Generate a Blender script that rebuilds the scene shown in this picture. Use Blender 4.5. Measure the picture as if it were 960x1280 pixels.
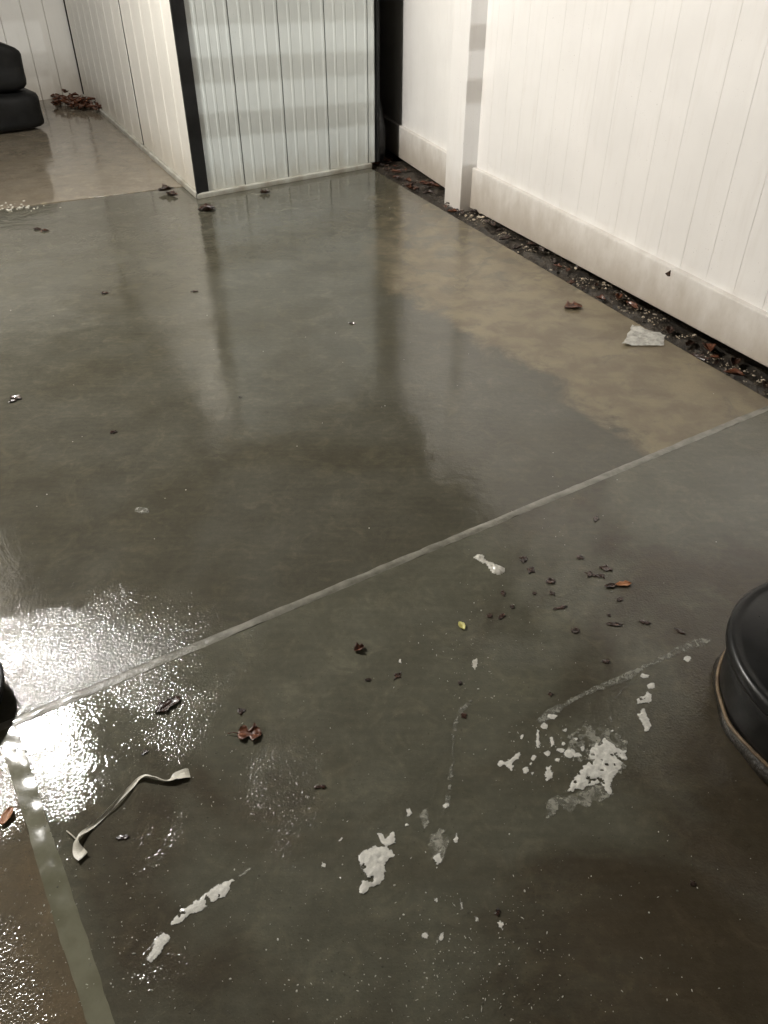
import bpy, bmesh, math, random
from mathutils import Vector, noise as mnoise
random.seed(7)
for o in list(bpy.data.objects): bpy.data.objects.remove(o)
S = bpy.context.scene
COL = S.collection

# ------------------------------------------------------------------ camera
CAM_H = 1.35; PITCH = math.radians(37.3); FPX = 961.0
cam = bpy.data.cameras.new('camera'); cam_o = bpy.data.objects.new('camera', cam); COL.objects.link(cam_o)
cam.sensor_fit = 'VERTICAL'; cam.sensor_height = 36; cam.sensor_width = 27; cam.lens = FPX / 1280 * 36
cam.clip_start = 0.02; cam.clip_end = 500
cam_o.location = (0, 0, CAM_H); cam_o.rotation_euler = (math.pi/2 - PITCH, 0, 0)
S.camera = cam_o
S.render.resolution_x = 768; S.render.resolution_y = 1024

# ------------------------------------------------------------------ night sky, exposure
W = bpy.data.worlds.new('World'); S.world = W; W.use_nodes = True
wn = W.node_tree; bg = wn.nodes['Background']
sky = wn.nodes.new('ShaderNodeTexSky'); sky.sky_type = 'NISHITA'; sky.sun_disc = False
sky.sun_elevation = math.radians(-6); sky.sun_rotation = math.radians(120)
wn.links.new(sky.outputs[0], bg.inputs[0]); bg.inputs[1].default_value = 0.03
S.view_settings.view_transform = 'Standard'; S.view_settings.look = 'None'
S.view_settings.exposure = 0; S.view_settings.gamma = 1
LAMP_A = Vector((-2.36, 3.245, 3.0)); LAMP_A_W = 540
LAMP_B = Vector((2.75, -1.60, 2.30)); LAMP_B_W = 400

# ------------------------------------------------------------------ helpers
def ray(x, y):
    c, s = math.cos(PITCH), math.sin(PITCH)
    u = (x - 480) / FPX; v = -(y - 640) / FPX
    return Vector((u, c + v * s, -s + v * c))
def g(x, y, z=0.0):
    d = ray(x, y); t = (z - CAM_H) / d.z
    p = Vector((0, 0, CAM_H)) + d * t
    return Vector((p.x, p.y, z))
def tag(o, label=None, cat=None, group=None, kind=None):
    if label: o['label'] = label
    if cat: o['category'] = cat
    if group: o['group'] = group
    if kind: o['kind'] = kind
    return o
def empty(name, loc):
    o = bpy.data.objects.new(name, None); o.location = loc; o.empty_display_size = 0.1; COL.objects.link(o); return o
class MB:
    def __init__(s): s.v = []; s.f = []
    def add(s, vs, fs):
        b = len(s.v); s.v += [tuple(p) for p in vs]; s.f += [tuple(i + b for i in f) for f in fs]
    def box(s, c, ex, ey, ez):      # centre, half-axis vectors
        c = Vector(c); P = []
        for a in (-1, 1):
            for b in (-1, 1):
                for d in (-1, 1): P.append(c + ex * a + ey * b + ez * d)
        s.add(P, [(0,1,3,2),(4,6,7,5),(0,4,5,1),(2,3,7,6),(0,2,6,4),(1,5,7,3)])
    def prism(s, poly, z0, z1):
        n = len(poly)
        s.add([(p[0], p[1], z0) for p in poly] + [(p[0], p[1], z1) for p in poly],
              [tuple(range(n))[::-1], tuple(range(n, 2*n))] + [(i, (i+1) % n, n + (i+1) % n, n + i) for i in range(n)])
    def lathe(s, prof, c, n=48, wob=None):
        c = Vector(c); b = len(s.v); vs = []; fs = []
        for k, (r, z) in enumerate(prof):
            for i in range(n):
                a = 2*math.pi*i/n; rr = r
                if wob: rr = r * (1 + wob * mnoise.noise(Vector((math.cos(a)*2.2, math.sin(a)*2.2, z*5 + 3))))
                vs.append(c + Vector((rr*math.cos(a), rr*math.sin(a), z)))
        m = len(prof)
        for k in range(m-1):
            for i in range(n): fs.append((k*n+i, k*n+(i+1) % n, (k+1)*n+(i+1) % n, (k+1)*n+i))
        fs.append(tuple(range(n))[::-1]); fs.append(tuple(range((m-1)*n, m*n)))
        s.add(vs, fs)
    def tube(s, pts, r, n=8):
        pts = [Vector(p) for p in pts]; vs = []; fs = []
        for i, p in enumerate(pts):
            t = (pts[min(i+1, len(pts)-1)] - pts[max(i-1, 0)]).normalized()
            a = t.cross(Vector((0, 0, 1)) if abs(t.z) < .9 else Vector((1, 0, 0))).normalized(); b = t.cross(a)
            for k in range(n):
                q = 2*math.pi*k/n; vs.append(p + a*math.cos(q)*r + b*math.sin(q)*r)
        for i in range(len(pts)-1):
            for k in range(n): fs.append((i*n+k, i*n+(k+1) % n, (i+1)*n+(k+1) % n, (i+1)*n+k))
        fs.append(tuple(range(n))[::-1]); fs.append(tuple(range((len(pts)-1)*n, len(pts)*n)))
        s.add(vs, fs)
    def build(s, name, mat, parent=None, origin=None, bevel=0, smooth=False, seg=2):
        org = Vector(origin) if origin is not None else (parent.matrix_world.translation.copy() if False else Vector((0,0,0)))
        me = bpy.data.meshes.new(name)
        me.from_pydata([tuple(Vector(p) - org) for p in s.v], [], s.f); me.validate()
        bm = bmesh.new(); bm.from_mesh(me); bmesh.ops.recalc_face_normals(bm, faces=bm.faces)
        if bevel:
            es = [e for e in bm.edges if len(e.link_faces) == 2 and e.calc_face_angle(0) > .6]
            bmesh.ops.bevel(bm, geom=es, offset=bevel, segments=seg, affect='EDGES', profile=.5, clamp_overlap=True)
        if smooth:
            for f in bm.faces: f.smooth = True
        bm.to_mesh(me); bm.free()
        me.materials.append(mat)
        o = bpy.data.objects.new(name, me); COL.objects.link(o)
        if parent is not None:
            o.parent = parent
            o.location = org - Vector(parent.location)
            if parent.parent is not None: o.location = org - Vector(parent.location) - Vector(parent.parent.location)
        else: o.location = org
        return o

# ------------------------------------------------------------------ material kit
class NT:
    def __init__(s, name):
        s.m = bpy.data.materials.new(name); s.m.use_nodes = True; s.t = s.m.node_tree
        s.b = s.t.nodes['Principled BSDF']; s.out = s.t.nodes['Material Output']
        s.pos = s.n('ShaderNodeNewGeometry').outputs['Position']
    def n(s, ty): return s.t.nodes.new(ty)
    def put(s, inp, v):
        if isinstance(v, bpy.types.NodeSocket): s.t.links.new(v, inp)
        elif isinstance(v, tuple) and len(v) == 3 and inp.type == 'RGBA': inp.default_value = (*v, 1)
        else: inp.default_value = v
    def noise(s, scale, detail=4, rough=.55, vec=None, dist=0, sc=None):
        k = s.n('ShaderNodeTexNoise'); k.inputs['Scale'].default_value = scale; k.inputs['Detail'].default_value = detail
        k.inputs['Roughness'].default_value = rough; k.inputs['Distortion'].default_value = dist
        v = vec or s.pos
        if sc:
            mp = s.n('ShaderNodeMapping'); mp.inputs['Scale'].default_value = sc; s.put(mp.inputs['Vector'], v); v = mp.outputs[0]
        s.put(k.inputs['Vector'], v); return k.outputs['Fac']
    def voro(s, scale, feature='F1'):
        k = s.n('ShaderNodeTexVoronoi'); k.feature = feature; k.inputs['Scale'].default_value = scale; s.put(k.inputs['Vector'], s.pos); return k.outputs['Distance']
    def map(s, v, a, b, c=0., d=1., smooth=True):
        k = s.n('ShaderNodeMapRange'); k.interpolation_type = 'SMOOTHSTEP' if smooth else 'LINEAR'
        for i, q in enumerate((v, a, b, c, d)): s.put(k.inputs[i], q)
        return k.outputs[0]
    def math(s, op, a, b=0., clamp=False):
        k = s.n('ShaderNodeMath'); k.operation = op; k.use_clamp = clamp; s.put(k.inputs[0], a); s.put(k.inputs[1], b); return k.outputs[0]
    def mix(s, f, a, b, mode='MIX'):
        k = s.n('ShaderNodeMix'); k.data_type = 'RGBA'; k.blend_type = mode
        s.put(k.inputs[0], f); s.put(k.inputs[6], a); s.put(k.inputs[7], b); return k.outputs[2]
    def lin(s, nx, ny, c):          # nx*X + ny*Y - c in world metres
        k = s.n('ShaderNodeVectorMath'); k.operation = 'DOT_PRODUCT'; s.put(k.inputs[0], s.pos); k.inputs[1].default_value = (nx, ny, 0)
        return s.math('SUBTRACT', k.outputs['Value'], c)
    def bump(s, h, strength=.3, dist=.01, normal=None):
        k = s.n('ShaderNodeBump'); s.put(k.inputs['Height'], h); s.put(k.inputs['Strength'], strength); k.inputs['Distance'].default_value = dist
        if normal: s.put(k.inputs['Normal'], normal)
        return k.outputs[0]
    def set(s, **kw):
        for k, v in kw.items(): s.put(s.b.inputs[k.replace('_', ' ')], v)
        return s.m

def line_through(p, q):   # unit normal pointing to the left of p->q, offset
    d = (q - p).xy.normalized(); n = Vector((-d.y, d.x)); return n.x, n.y, n.dot(p.xy)
J1a, J1b = g(0, 910), g(960, 510)
J1 = line_through(J1a, J1b)          # positive beyond the joint (towards the shed)

def concrete(name, kind):
    k = NT(name)
    big = k.noise(1.15, 5, .6, dist=.6); mid = k.noise(6.5, 6, .62, dist=.3); fine = k.noise(55, 5, .6); grit = k.noise(230, 3, .6)
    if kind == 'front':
        tone_ = k.math('ADD', big, k.math('MULTIPLY', k.map(k.lin(.75, -.66, -.25), -.3, .5), -.16))  # darker brown towards the near right corner
        base = k.mix(k.map(tone_, .34, .52), (.050, .040, .025), (.094, .092, .068))
    elif kind == 'left':
        base = k.mix(k.map(big, .4, .6), (.13, .10, .062), (.085, .078, .055))
    else:
        base = k.mix(k.map(big, .38, .62), (.064, .059, .040), (.078, .075, .057))
        if kind == 'far': base = k.mix(.75, base, (.22, .185, .14))  # tan lift paints the pale wall's reflection into the far slab colour
    pore = k.map(k.noise(210, 2, .5), .68, .74); agg = k.map(k.noise(330, 2, .5), .66, .72)
    brush = k.noise(60, 4, .6, sc=(.10, 1, 1)); swirl = k.noise(11, 7, .7, dist=1.2)
    base = k.mix(k.map(brush, .35, .7, 0, .16), base, k.mix(1., base, (1.7, 1.65, 1.6), 'MULTIPLY'))
    base = k.mix(k.map(swirl, .48, .68, 0, .60), base, k.mix(1., base, (1.45, 1.42, 1.36), 'MULTIPLY'))
    base = k.mix(k.math('MULTIPLY', agg, .5), base, k.mix(1., base, (2.2, 2.1, 1.9), 'MULTIPLY'))
    base = k.mix(k.math('MULTIPLY', pore, .7), base, k.mix(1., base, (.35, .34, .32), 'MULTIPLY'))
    base = k.mix(k.map(mid, .3, .7, 0, .55), base, k.mix(1., base, (.62, .60, .56), 'MULTIPLY'))
    base = k.mix(k.map(fine, .35, .75, 0, .35), base, k.mix(1., base, (1.5, 1.48, 1.42), 'MULTIPLY'))
    # water film: smooth where it stands, broken by the broom finish where it is thin
    film = k.noise(2.2, 6, .6, dist=.8)
    if kind in ('main', 'far'):
        a, b, c = line_through(g(470, 352), g(835, 585))
        edge = k.lin(a, b, c)
        edge = k.math('ADD', edge, k.math('MULTIPLY', k.math('SUBTRACT', k.noise(3.0, 8, .70, dist=.6), .5), .62))
        damp = k.map(edge, -.02, .11)
        a2, b2, c2 = line_through(g(474, 215), g(474, 420))
        e2_ = k.math('ADD', k.lin(a2, b2, c2), k.math('MULTIPLY', k.math('SUBTRACT', k.noise(3.1, 6, .6), .5), .35))
        damp = k.math('MULTIPLY', damp, k.map(e2_, -.12, .18))
        mot = k.math('ADD', k.noise(7, 7, .7, dist=.8), k.map(k.lin(-.375, .927, 0), 5.0, 2.6, -.16, .14, False))
        damp = k.math('MULTIPLY', damp, k.map(mot, .36, .60, .25, 1.))                     # thin, nearly dry skin beside the fence
        if kind == 'far': damp = k.map(film, .55, .75, 0, .4)
        base = k.mix(damp, base, k.mix(k.map(mid, .35, .65), (.150, .122, .080), (.225, .187, .120)))
        jd = k.lin(*J1)
        jn = k.math('ADD', jd, k.math('MULTIPLY', k.math('SUBTRACT', k.noise(5.5, 6, .7, dist=.6), .5), .9))
        jl = k.lin(-1, .25, .62)                          # the left part drains: thin film over the finish
        thin = k.math('MULTIPLY', k.map(jn, .62, -.08), k.map(jl, -.35, .25))
        cr = k.math('ADD', k.math('MULTIPLY', damp, .16), k.math('ADD', k.math('MULTIPLY', thin, .04), k.map(film, .3, .7, .02, .06)))
        ripple = k.bump(k.noise(3.4, 7, .66, dist=.6), .15, .02)
        cn = k.bump(k.noise(180, 2, .5), k.math('ADD', k.math('MULTIPLY', thin, .60), k.math('MULTIPLY', damp, .07)), .0028, ripple)
        k.set(Coat_Weight=k.math('SUBTRACT', 1., k.math('MULTIPLY', damp, .35)), Coat_Roughness=cr, Coat_Normal=cn)
    else:
        wet = k.map(film, .40, .62)
        cn = k.bump(k.noise(5, 4, .6, dist=.4), .06, .02)
        pool = k.n('ShaderNodeVectorMath'); pool.operation = 'DISTANCE'; k.put(pool.inputs[0], k.pos); pool.inputs[1].default_value = g(42, 918)
        calm = k.map(k.math('ADD', pool.outputs['Value'], k.math('MULTIPLY', k.math('SUBTRACT', k.noise(30, 4), .5), .05)), .030, .065)   # still water where the joints meet
        fs_ = k.math('MULTIPLY', calm, k.math('ADD', .13 if kind == 'front' else .06, k.math('MULTIPLY', wet, .50)))
        cn = k.bump(k.noise(180, 2, .5), fs_, .0028, cn)
        k.set(Coat_Weight=1., Coat_Roughness=k.math('ADD', .03, k.math('MULTIPLY', wet, .05)), Coat_Normal=cn)
    n = k.bump(grit, .35, .003, k.bump(fine, .3, .006))
    k.set(Base_Color=base, Roughness=.72, Coat_IOR=1.5, Normal=n)
    k.b.inputs['Specular IOR Level'].default_value = .12
    return k.m

def plain(name, c1, c2, scale=8, rough=.5, bump=.1, bscale=60, bd=.003, spec=.5, coat=0, sc=None):
    k = NT(name); f = k.noise(scale, 5, .6, sc=sc)
    k.set(Base_Color=k.mix(k.map(f, .3, .7), c1, c2), Roughness=k.map(k.noise(scale*2.3, 4), .3, .7, rough*.8, min(1, rough*1.2)))
    if bump: k.set(Normal=k.bump(k.noise(bscale, 4, .6), bump, bd))
    k.b.inputs['Specular IOR Level'].default_value = spec; k.b.inputs['Coat Weight'].default_value = coat; k.b.inputs['Coat Roughness'].default_value = .08
    return k.m

M = {}
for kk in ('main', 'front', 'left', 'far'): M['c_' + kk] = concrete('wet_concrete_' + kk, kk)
M['sealant'] = plain('joint_mortar', (.24, .23, .19), (.12, .114, .088), 22, .35, .4, 90, .004, .5, .6)
M['algae'] = plain('murky_joint_water', (.135, .132, .088), (.20, .195, .14), 13, .10, .10, 30, .003, .5, .9)
M['soil'] = plain('wet_soil', (.018, .014, .010), (.055, .042, .028), 30, .55, .9, 110, .012, .5, .5)
M['dirtfar'] = plain('dirt', (.05, .042, .03), (.08, .068, .05), 3, .9, .5, 20, .02)
M['pebble'] = plain('wet_pebble', (.34, .27, .18), (.62, .55, .44), 70, .3, .2, 160, .002, .5, .7)
M['gravel'] = plain('wet_gravel', (.02, .016, .011), (.10, .075, .05), 90, .4, .2, 160, .002, .5, .7)
M['crumb'] = plain('plaster_crumb', (.62, .60, .53), (.42, .40, .34), 120, .45, 0, coat=.5)
M['leaf'] = plain('wet_brown_leaf', (.012, .007, .005), (.055, .022, .012), 60, .3, .4, 200, .002, .5, .6)
M['leafred'] = plain('reddish_leaf', (.05, .018, .009), (.16, .055, .024), 70, .35, .4, 200, .002, .5, .5)
M['leaforange'] = plain('orange_leaf', (.34, .12, .04), (.46, .22, .10), 60, .45, .3, 200, .002, .5, .3)
M['yellow'] = plain('yellow_leaf', (.52, .50, .14), (.45, .40, .10), 90, .4, .2, 200, .002)
M['black'] = plain('black_plastic', (.008, .008, .008), (.016, .016, .015), 9, .36, .12, 120, .002, .3)
M['blackdull'] = plain('black_rubber', (.004, .004, .004), (.009, .009, .0085), 7, .55, .2, 40, .006, .3)
M['bag'] = plain('black_polythene', (.006, .006, .006), (.010, .010, .010), 6, .4, .6, 14, .03)
M['tan'] = plain('muddy_rim', (.20, .14, .08), (.09, .06, .035), 40, .6, .5, 150, .003)
M['mud'] = plain('wet_mud', (.008, .007, .005), (.03, .024, .016), 50, .4, .8, 120, .008, .5, .6)
M['paperwhite'] = plain('white_strap_plastic', (.72, .70, .62), (.6, .57, .48), 25, .38, .1, 90, .002, .5, .2)
M['dark'] = plain('dark_core', (.03, .028, .024), (.05, .045, .04), 5, .8, 0)
k = NT('water_drop'); k.set(Base_Color=(.02, .02, .02), Roughness=.04); M['drop'] = k.m
M['metal'] = plain('lamp_housing', (.25, .25, .25), (.3, .3, .3), 5, .4, 0)
M['siding'] = plain('cream_siding', (.70, .66, .60), (.62, .58, .52), 3, .55, .05)
M['roofing'] = plain('roof_felt', (.07, .07, .07), (.11, .105, .10), 12, .8, .4)

def vinyl(name, c, dirt, zlo, zhi, amt, rough=.38):
    k = NT(name)
    sep = k.n('ShaderNodeSeparateXYZ'); k.put(sep.inputs[0], k.pos)
    z = k.math('ADD', sep.outputs[2], k.math('MULTIPLY', k.math('SUBTRACT', k.noise(9, 6, .65, sc=(1, 1, .6)), .5), .28))
    low = k.math('MULTIPLY', k.map(z, zhi, zlo), amt)                # mud splashed up from the ground
    spk = k.map(k.noise(140, 2, .5), .70, .76); spm = k.math('MAXIMUM', k.map(k.noise(3.1, 4), .45, .65), low)
    col = k.mix(k.map(k.noise(2.2, 4), .3, .7), c, tuple(x * .93 for x in c))
    st = k.noise(26, 5, .6, sc=(1, 1, .12))
    col = k.mix(k.map(st, .5, .75, 0, .09), col, dirt)
    col = k.mix(low, col, dirt)
    col = k.mix(k.math('MULTIPLY', spk, k.math('MULTIPLY', spm, .55)), col, tuple(x * .4 for x in dirt))
    k.set(Base_Color=col, Roughness=rough, Normal=k.bump(k.noise(18, 4, .5), .05, .004))
    return k.m
M['vinyl'] = vinyl('white_vinyl', (.83, .81, .785), (.40, .33, .25), .0, .30, .45)
M['rail'] = vinyl('white_vinyl_rail', (.83, .805, .77), (.30, .24, .17), .0, .36, .72)
M['panel'] = vinyl('painted_steel_shaded', (.68, .715, .69), (.36, .33, .25), -.02, .22, .6, .33)  # front copy of the white steel, darkened and cooled for shade
M['panelside'] = vinyl('painted_steel_lit', (.80, .78, .72), (.42, .36, .26), -.02, .35, .5, .36)  # side copy of the same steel, lightened for the lamp-lit face
M['curb'] = vinyl('grey_sill', (.50, .50, .45), (.20, .17, .12), -.05, .10, .8, .4)
M['backwall'] = vinyl('peeling_white_wall', (.82, .80, .75), (.36, .31, .24), .0, .5, .7, .5)

def filmmat(name, col, lo, hi, scale, mx, soft=.016):
    k = NT(name); col = k.mix(k.map(k.noise(90, 6, .7), .35, .65), col, tuple(x*.74 for x in col)); t = k.n('ShaderNodeBsdfTransparent'); mixn = k.n('ShaderNodeMixShader')
    at = k.n('ShaderNodeAttribute'); at.attribute_name = 'cover'
    nz = k.math('ADD', k.noise(scale, 6, .65, dist=.5), k.math('MULTIPLY', k.math('SUBTRACT', k.map(at.outputs['Fac'], 0, soft), 1.), .3))
    f = k.map(nz, lo, hi, 0, mx)
    k.put(mixn.inputs[0], f); k.put(mixn.inputs[1], t.outputs[0]); k.set(Base_Color=col, Roughness=.45, Coat_Weight=.4, Coat_Roughness=.12, Normal=k.bump(k.noise(190, 4, .65), .5, .003))
    k.put(mixn.inputs[2], k.b.outputs[0]); k.put(k.out.inputs[0], mixn.outputs[0]); return k.m
M['film'] = filmmat('plaster_haze', (.42, .41, .34), .34, .64, 45, .75, .008)
M['filmthin'] = filmmat('plaster_trail', (.34, .335, .28), .30, .66, 60, .75, .004)
M['plaster'] = filmmat('wet_plaster', (.72, .705, .64), .20, .38, 70, 1., .0045)
k = NT('thin_plastic'); tr = k.n('ShaderNodeBsdfTransparent'); mx_ = k.n('ShaderNodeMixShader'); k.put(mx_.inputs[0], k.map(k.noise(30, 5, .6), .3, .7, .35, .8)); k.put(mx_.inputs[1], tr.outputs[0]); k.put(mx_.inputs[2], k.b.outputs[0]); k.put(k.out.inputs[0], mx_.outputs[0]); k.set(Base_Color=(.66, .65, .60), Roughness=.3, Normal=k.bump(k.noise(40, 4), .5, .006)); M['sheet'] = k.m

# ------------------------------------------------------------------ lamps (the lit lamp mirrored in the water, and the porch lamp that throws the rail shadows)
def flood_lamp(pos, wall_pt, watts, radius, label, aim):
    e = empty('outdoor_lamp', pos); tag(e, label, 'lamp')
    m = MB(); m.lathe([(.05, .16), (.085, .13), (.125, .04), (.13, .03), (.118, .03), (.075, .125), (.03, .14)], pos, 28); m.build('shade', M['metal'], e, pos, smooth=True)
    m = MB(); m.tube([wall_pt, wall_pt.lerp(pos + Vector((0, 0, .22)), .6) + Vector((0, 0, .05)), pos + Vector((0, 0, .2)), pos + Vector((0, 0, .14))], .014); m.build('arm', M['metal'], e, pos)
    m = MB(); d = (wall_pt - pos); d.z = 0; d.normalize(); s = Vector((-d.y, d.x, 0))
    m.box(wall_pt, s*.05, Vector((0, 0, .07)), d*.012); m.build('wall_plate', M['metal'], e, pos, bevel=.004)
    L = bpy.data.lights.new('lamp_light', 'POINT'); L.energy = watts; L.shadow_soft_size = radius; L.color = (1.0, .968, .915)
    lo = bpy.data.objects.new('lamp_light', L); lo.location = (0, 0, -.02); lo.parent = e; COL.objects.link(lo)
    return L
flood_lamp(LAMP_A, Vector((-3.0, 3.245, 3.1)), LAMP_A_W, .07, 'grey shaded outdoor lamp on the cream house wall', None)
LB = flood_lamp(LAMP_B, LAMP_B + Vector((.3, -.5, .15)), LAMP_B_W, .006, 'grey shaded porch lamp behind the rail fence', None); LB.color = (.97, .985, .97)

# ------------------------------------------------------------------ ground and slabs
m = MB(); m.add([(-80, -80, -.13), (80, -80, -.13), (80, 80, -.13), (-80, 80, -.13)], [(0, 1, 2, 3)]); tag(m.build('ground', M['dirtfar']), kind='structure')

def inter(p, d, q, e):
    cr = d.x*e.y - d.y*e.x; t = ((q.x-p.x)*e.y - (q.y-p.y)*e.x) / cr; return Vector((p.x + d.x*t, p.y + d.y*t, 0))
jd = (J1b - J1a).normalized(); jn = Vector((-jd.y, jd.x, 0))
SEa, SEb = g(560, 266), g(954, 495); sd = (SEb - SEa).normalized()
FJa, FJb = g(0, 262), g(205, 236.5); fd = (FJb - FJa).normalized(); fn = Vector((-fd.y, fd.x, 0))
J2a, J2b = g(19, 944), g(125, 1277); j2d = (J2b - J2a).normalized(); j2n = Vector((-j2d.y, j2d.x, 0))   # to the right-hand slab
def slab(name, poly, mat, z1=0., bev=.004):
    m = MB(); m.prism(poly, z1 - .12, z1)
    o = m.build(name, mat, bevel=bev, seg=3); return tag(o, kind='structure')
G1 = .0095
A1 = J1a + jn*G1
se_main = inter(A1, jd, SEa, sd); fj_se = inter(FJa - fn*.006, fd, SEa, sd)
slab('concrete_slab', [A1 - jd*6, se_main, fj_se, FJa - fn*.006 - fd*5], M['c_main'])
slab('concrete_slab', [FJa + fn*.006 - fd*5, inter(FJa + fn*.006, fd, SEa, sd), SEa - sd*7, SEa - sd*7 + Vector((-9, 0, 0))], M['c_far'], .004, .003)
A0 = J1a - jn*G1
se_f = inter(A0, jd, SEa, sd); G2 = .0150
jr = inter(A0, jd, J2a + j2n*G2, j2d); jl = inter(A0, jd, J2a - j2n*G2, j2d)
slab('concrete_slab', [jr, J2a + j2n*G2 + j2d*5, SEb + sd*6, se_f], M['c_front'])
slab('concrete_slab', [A0 - jd*6, J2a - j2n*G2 + j2d*5 - Vector((6, 0, 0)), J2a - j2n*G2 + j2d*5, jl], M['c_left'], 0)

def strip(name, p, q, w, z, dome, mat, n=160, seed=0, wv=.15):
    d = (q - p).normalized(); s = Vector((-d.y, d.x, 0)); vs = []; fs = []
    K = 6
    for i in range(n+1):
        c = p.lerp(q, i/n)
        for k in range(K+1):
            u = k/K*2-1; sg = 7 if u > 0 else 0; ww = w*(1 + wv*mnoise.noise(c*8 + Vector((seed, sg, 0))) + wv*.7*mnoise.noise(c*37 + Vector((seed, sg, 0))))
            vs.append(c + s*u*ww + Vector((0, 0, z + dome*(1-u*u) + .0016*mnoise.noise(c*22 + s*u*.6 + Vector((0, 0, seed))))))
    for i in range(n):
        for k in range(K): fs.append((i*(K+1)+k, (i+1)*(K+1)+k, (i+1)*(K+1)+k+1, i*(K+1)+k+1))
    m = MB(); m.add(vs, fs); return tag(m.build(name, mat, smooth=True), kind='structure')
strip('joint_mortar', J1a - jd*1.5, se_main - jd*.01 - jn*.0095, .0125, .0003, .0012, M['sealant'], 900, 1, .13)
strip('joint_water', jr.lerp(jl, .5) + j2d*.0, J2a + j2d*3, .0185, .0006, .0005, M['algae'], 600, 5, .13)
strip('joint_mortar', FJa - fd*3, fj_se, .007, -.012, .0, M['soil'], 60, 9, .1)

# ------------------------------------------------------------------ fence
FAZ = math.radians(-22)
F0 = g(588, 258); fe = -Vector((math.sin(FAZ), math.cos(FAZ), 0)); fnrm = Vector((-fe.y, fe.x, 0))
if fnrm.x > 0: fnrm = -fnrm          # into the yard
UP = Vector((0, 0, 1))
def fence_run(p, e, n, length, label, z_lo, z_hi, posts, start=0.0):
    root = empty('vinyl_fence', p); tag(root, label, 'fence')
    BW = .153; nb = int(length / BW) + 1
    for i in range(nb):
        a = i*BW; c = p + e*(a + BW/2) - n*.020 + UP*1.03
        mb = MB(); mb.box(c, e*(BW/2 - .0002), n*.011, UP*.86)
        mb.build('board', M['vinyl'], root, c, bevel=.0011, seg=1)
    # rails, near faces proud of the boards
    for (zb0, zb1, zt, nm) in ((z_lo, z_hi, .228, 'bottom_rail'), (1.72, 1.72, 1.88, 'top_rail')):
        mb = MB(); q = p + e*length
        P = []
        for base, zb in ((p, zb0), (q, zb1)):
            for off in (.018, -.05): P += [base + n*off + UP*zb, base + n*off + UP*zt]
        mb.add(P, [(0,1,5,4), (2,6,7,3), (0,2,3,1), (4,5,7,6), (1,3,7,5), (0,4,6,2)])
        mb.build(nm, M['rail'] if zt < 1 else M['vinyl'], root, p, bevel=.005, seg=2)
    for (c, hx, hy) in posts:
        mb = MB(); mb.box(c + UP*.96, e*hx, n*hy, UP*.985); po = mb.build('post', M['vinyl'], root, c, bevel=.006)
        mb = MB(); b0 = c + UP*1.945
        mb.box(b0 + UP*.018, e*(hx+.012), n*(hy+.012), UP*.018); mb.build('cap', M['vinyl'], po, c, bevel=.004).location = (0, 0, 0)
    return root
post_c = F0 - fe*.075 + fnrm*.035
fence_run(F0, fe, fnrm, 4.8, 'tall white vinyl board fence running from the post along the dirt strip', .0, .110, [(post_c, .105, .055)])
# far run behind the post
e2 = (g(494, 196) - (F0 - fe*.19)); e2.z = 0; e2.normalize(); n2 = Vector((-e2.y, e2.x, 0))
if n2.x > 0: n2 = -n2
fence_run(F0 - fe*.185 - fnrm*.005, e2, n2, 3.2, 'short far run of white vinyl fence between the post and the shed', .02, .02, [])

# ------------------------------------------------------------------ dirt strip
nD, kD = 260, 14; vs = []; fs = []
for i in range(nD+1):
    a = -3.0 + 8.0*i/nD
    pf = F0 + fe*a
    ps = inter(pf, fnrm, SEa, sd)
    for k in range(kD+1):
        c = (ps + fnrm*.03).lerp(pf - fnrm*.25, k/kD)
        z = -.022 + .022*mnoise.noise(c*7) + .012*mnoise.noise(c*23) + .006*mnoise.noise(c*60) + .018*(k/kD)
        vs.append((c.x, c.y, min(z, .02) if k > 2 else z - .03))
for i in range(nD):
    for k in range(kD): fs.append((i*(kD+1)+k, i*(kD+1)+k+1, (i+1)*(kD+1)+k+1, (i+1)*(kD+1)+k))
m = MB(); m.add(vs, fs); tag(m.build('dirt_strip', M['soil'], smooth=True), kind='structure')
def strip_pt(a, t):
    pf = F0 + fe*a; ps = inter(pf, fnrm, SEa, sd); c = ps.lerp(pf, t)
    z = -.022 + .022*mnoise.noise(c*7) + .012*mnoise.noise(c*23) + .018*t; return Vector((c.x, c.y, min(z, .02)))

def rock(r, seed, sub=1, flat=.7):
    bm = bmesh.new(); bmesh.ops.create_icosphere(bm, subdivisions=sub, radius=r)
    for v in bm.verts:
        v.co *= 1 + .35*mnoise.noise(v.co/r*1.3 + Vector((seed, 0, 0))); v.co.z *= flat
    vs = [v.co.copy() for v in bm.verts]; fs = [tuple(v.index for v in f.verts) for f in bm.faces]; bm.free(); return vs, fs
def scatter(name, mat, pts, label, cat, rock_lib, kind='stuff'):
    mb = MB()
    for (p, s, a) in pts:
        vs, fs = random.choice(rock_lib); ca, sa = math.cos(a), math.sin(a)
        mb.add([(p.x + s*(v.x*ca - v.y*sa), p.y + s*(v.x*sa + v.y*ca), p.z + s*v.z) for v in vs], fs)
    return tag(mb.build(name, mat), label, cat, kind=kind)
def chip(i):
    vs, fs = rock(1, i, 1, .45); a = random.uniform(.5, 1.6); b = random.uniform(.35, .9); return [Vector((v.x*a, v.y*b, v.z)) for v in vs], fs
ROCK1 = [chip(i*1.7) for i in range(14)]; ROCK0 = [rock(1, i*3+1, 1, .6) for i in range(6)]
pts = []
for i in range(1500):
    p = strip_pt(random.uniform(-1.6, 3.2), random.uniform(.05, 1.12)); s = random.choice((.002, .003, .004, .006, .008)); pts.append((p + UP*s*.3, s, random.random()*6.3))
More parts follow.
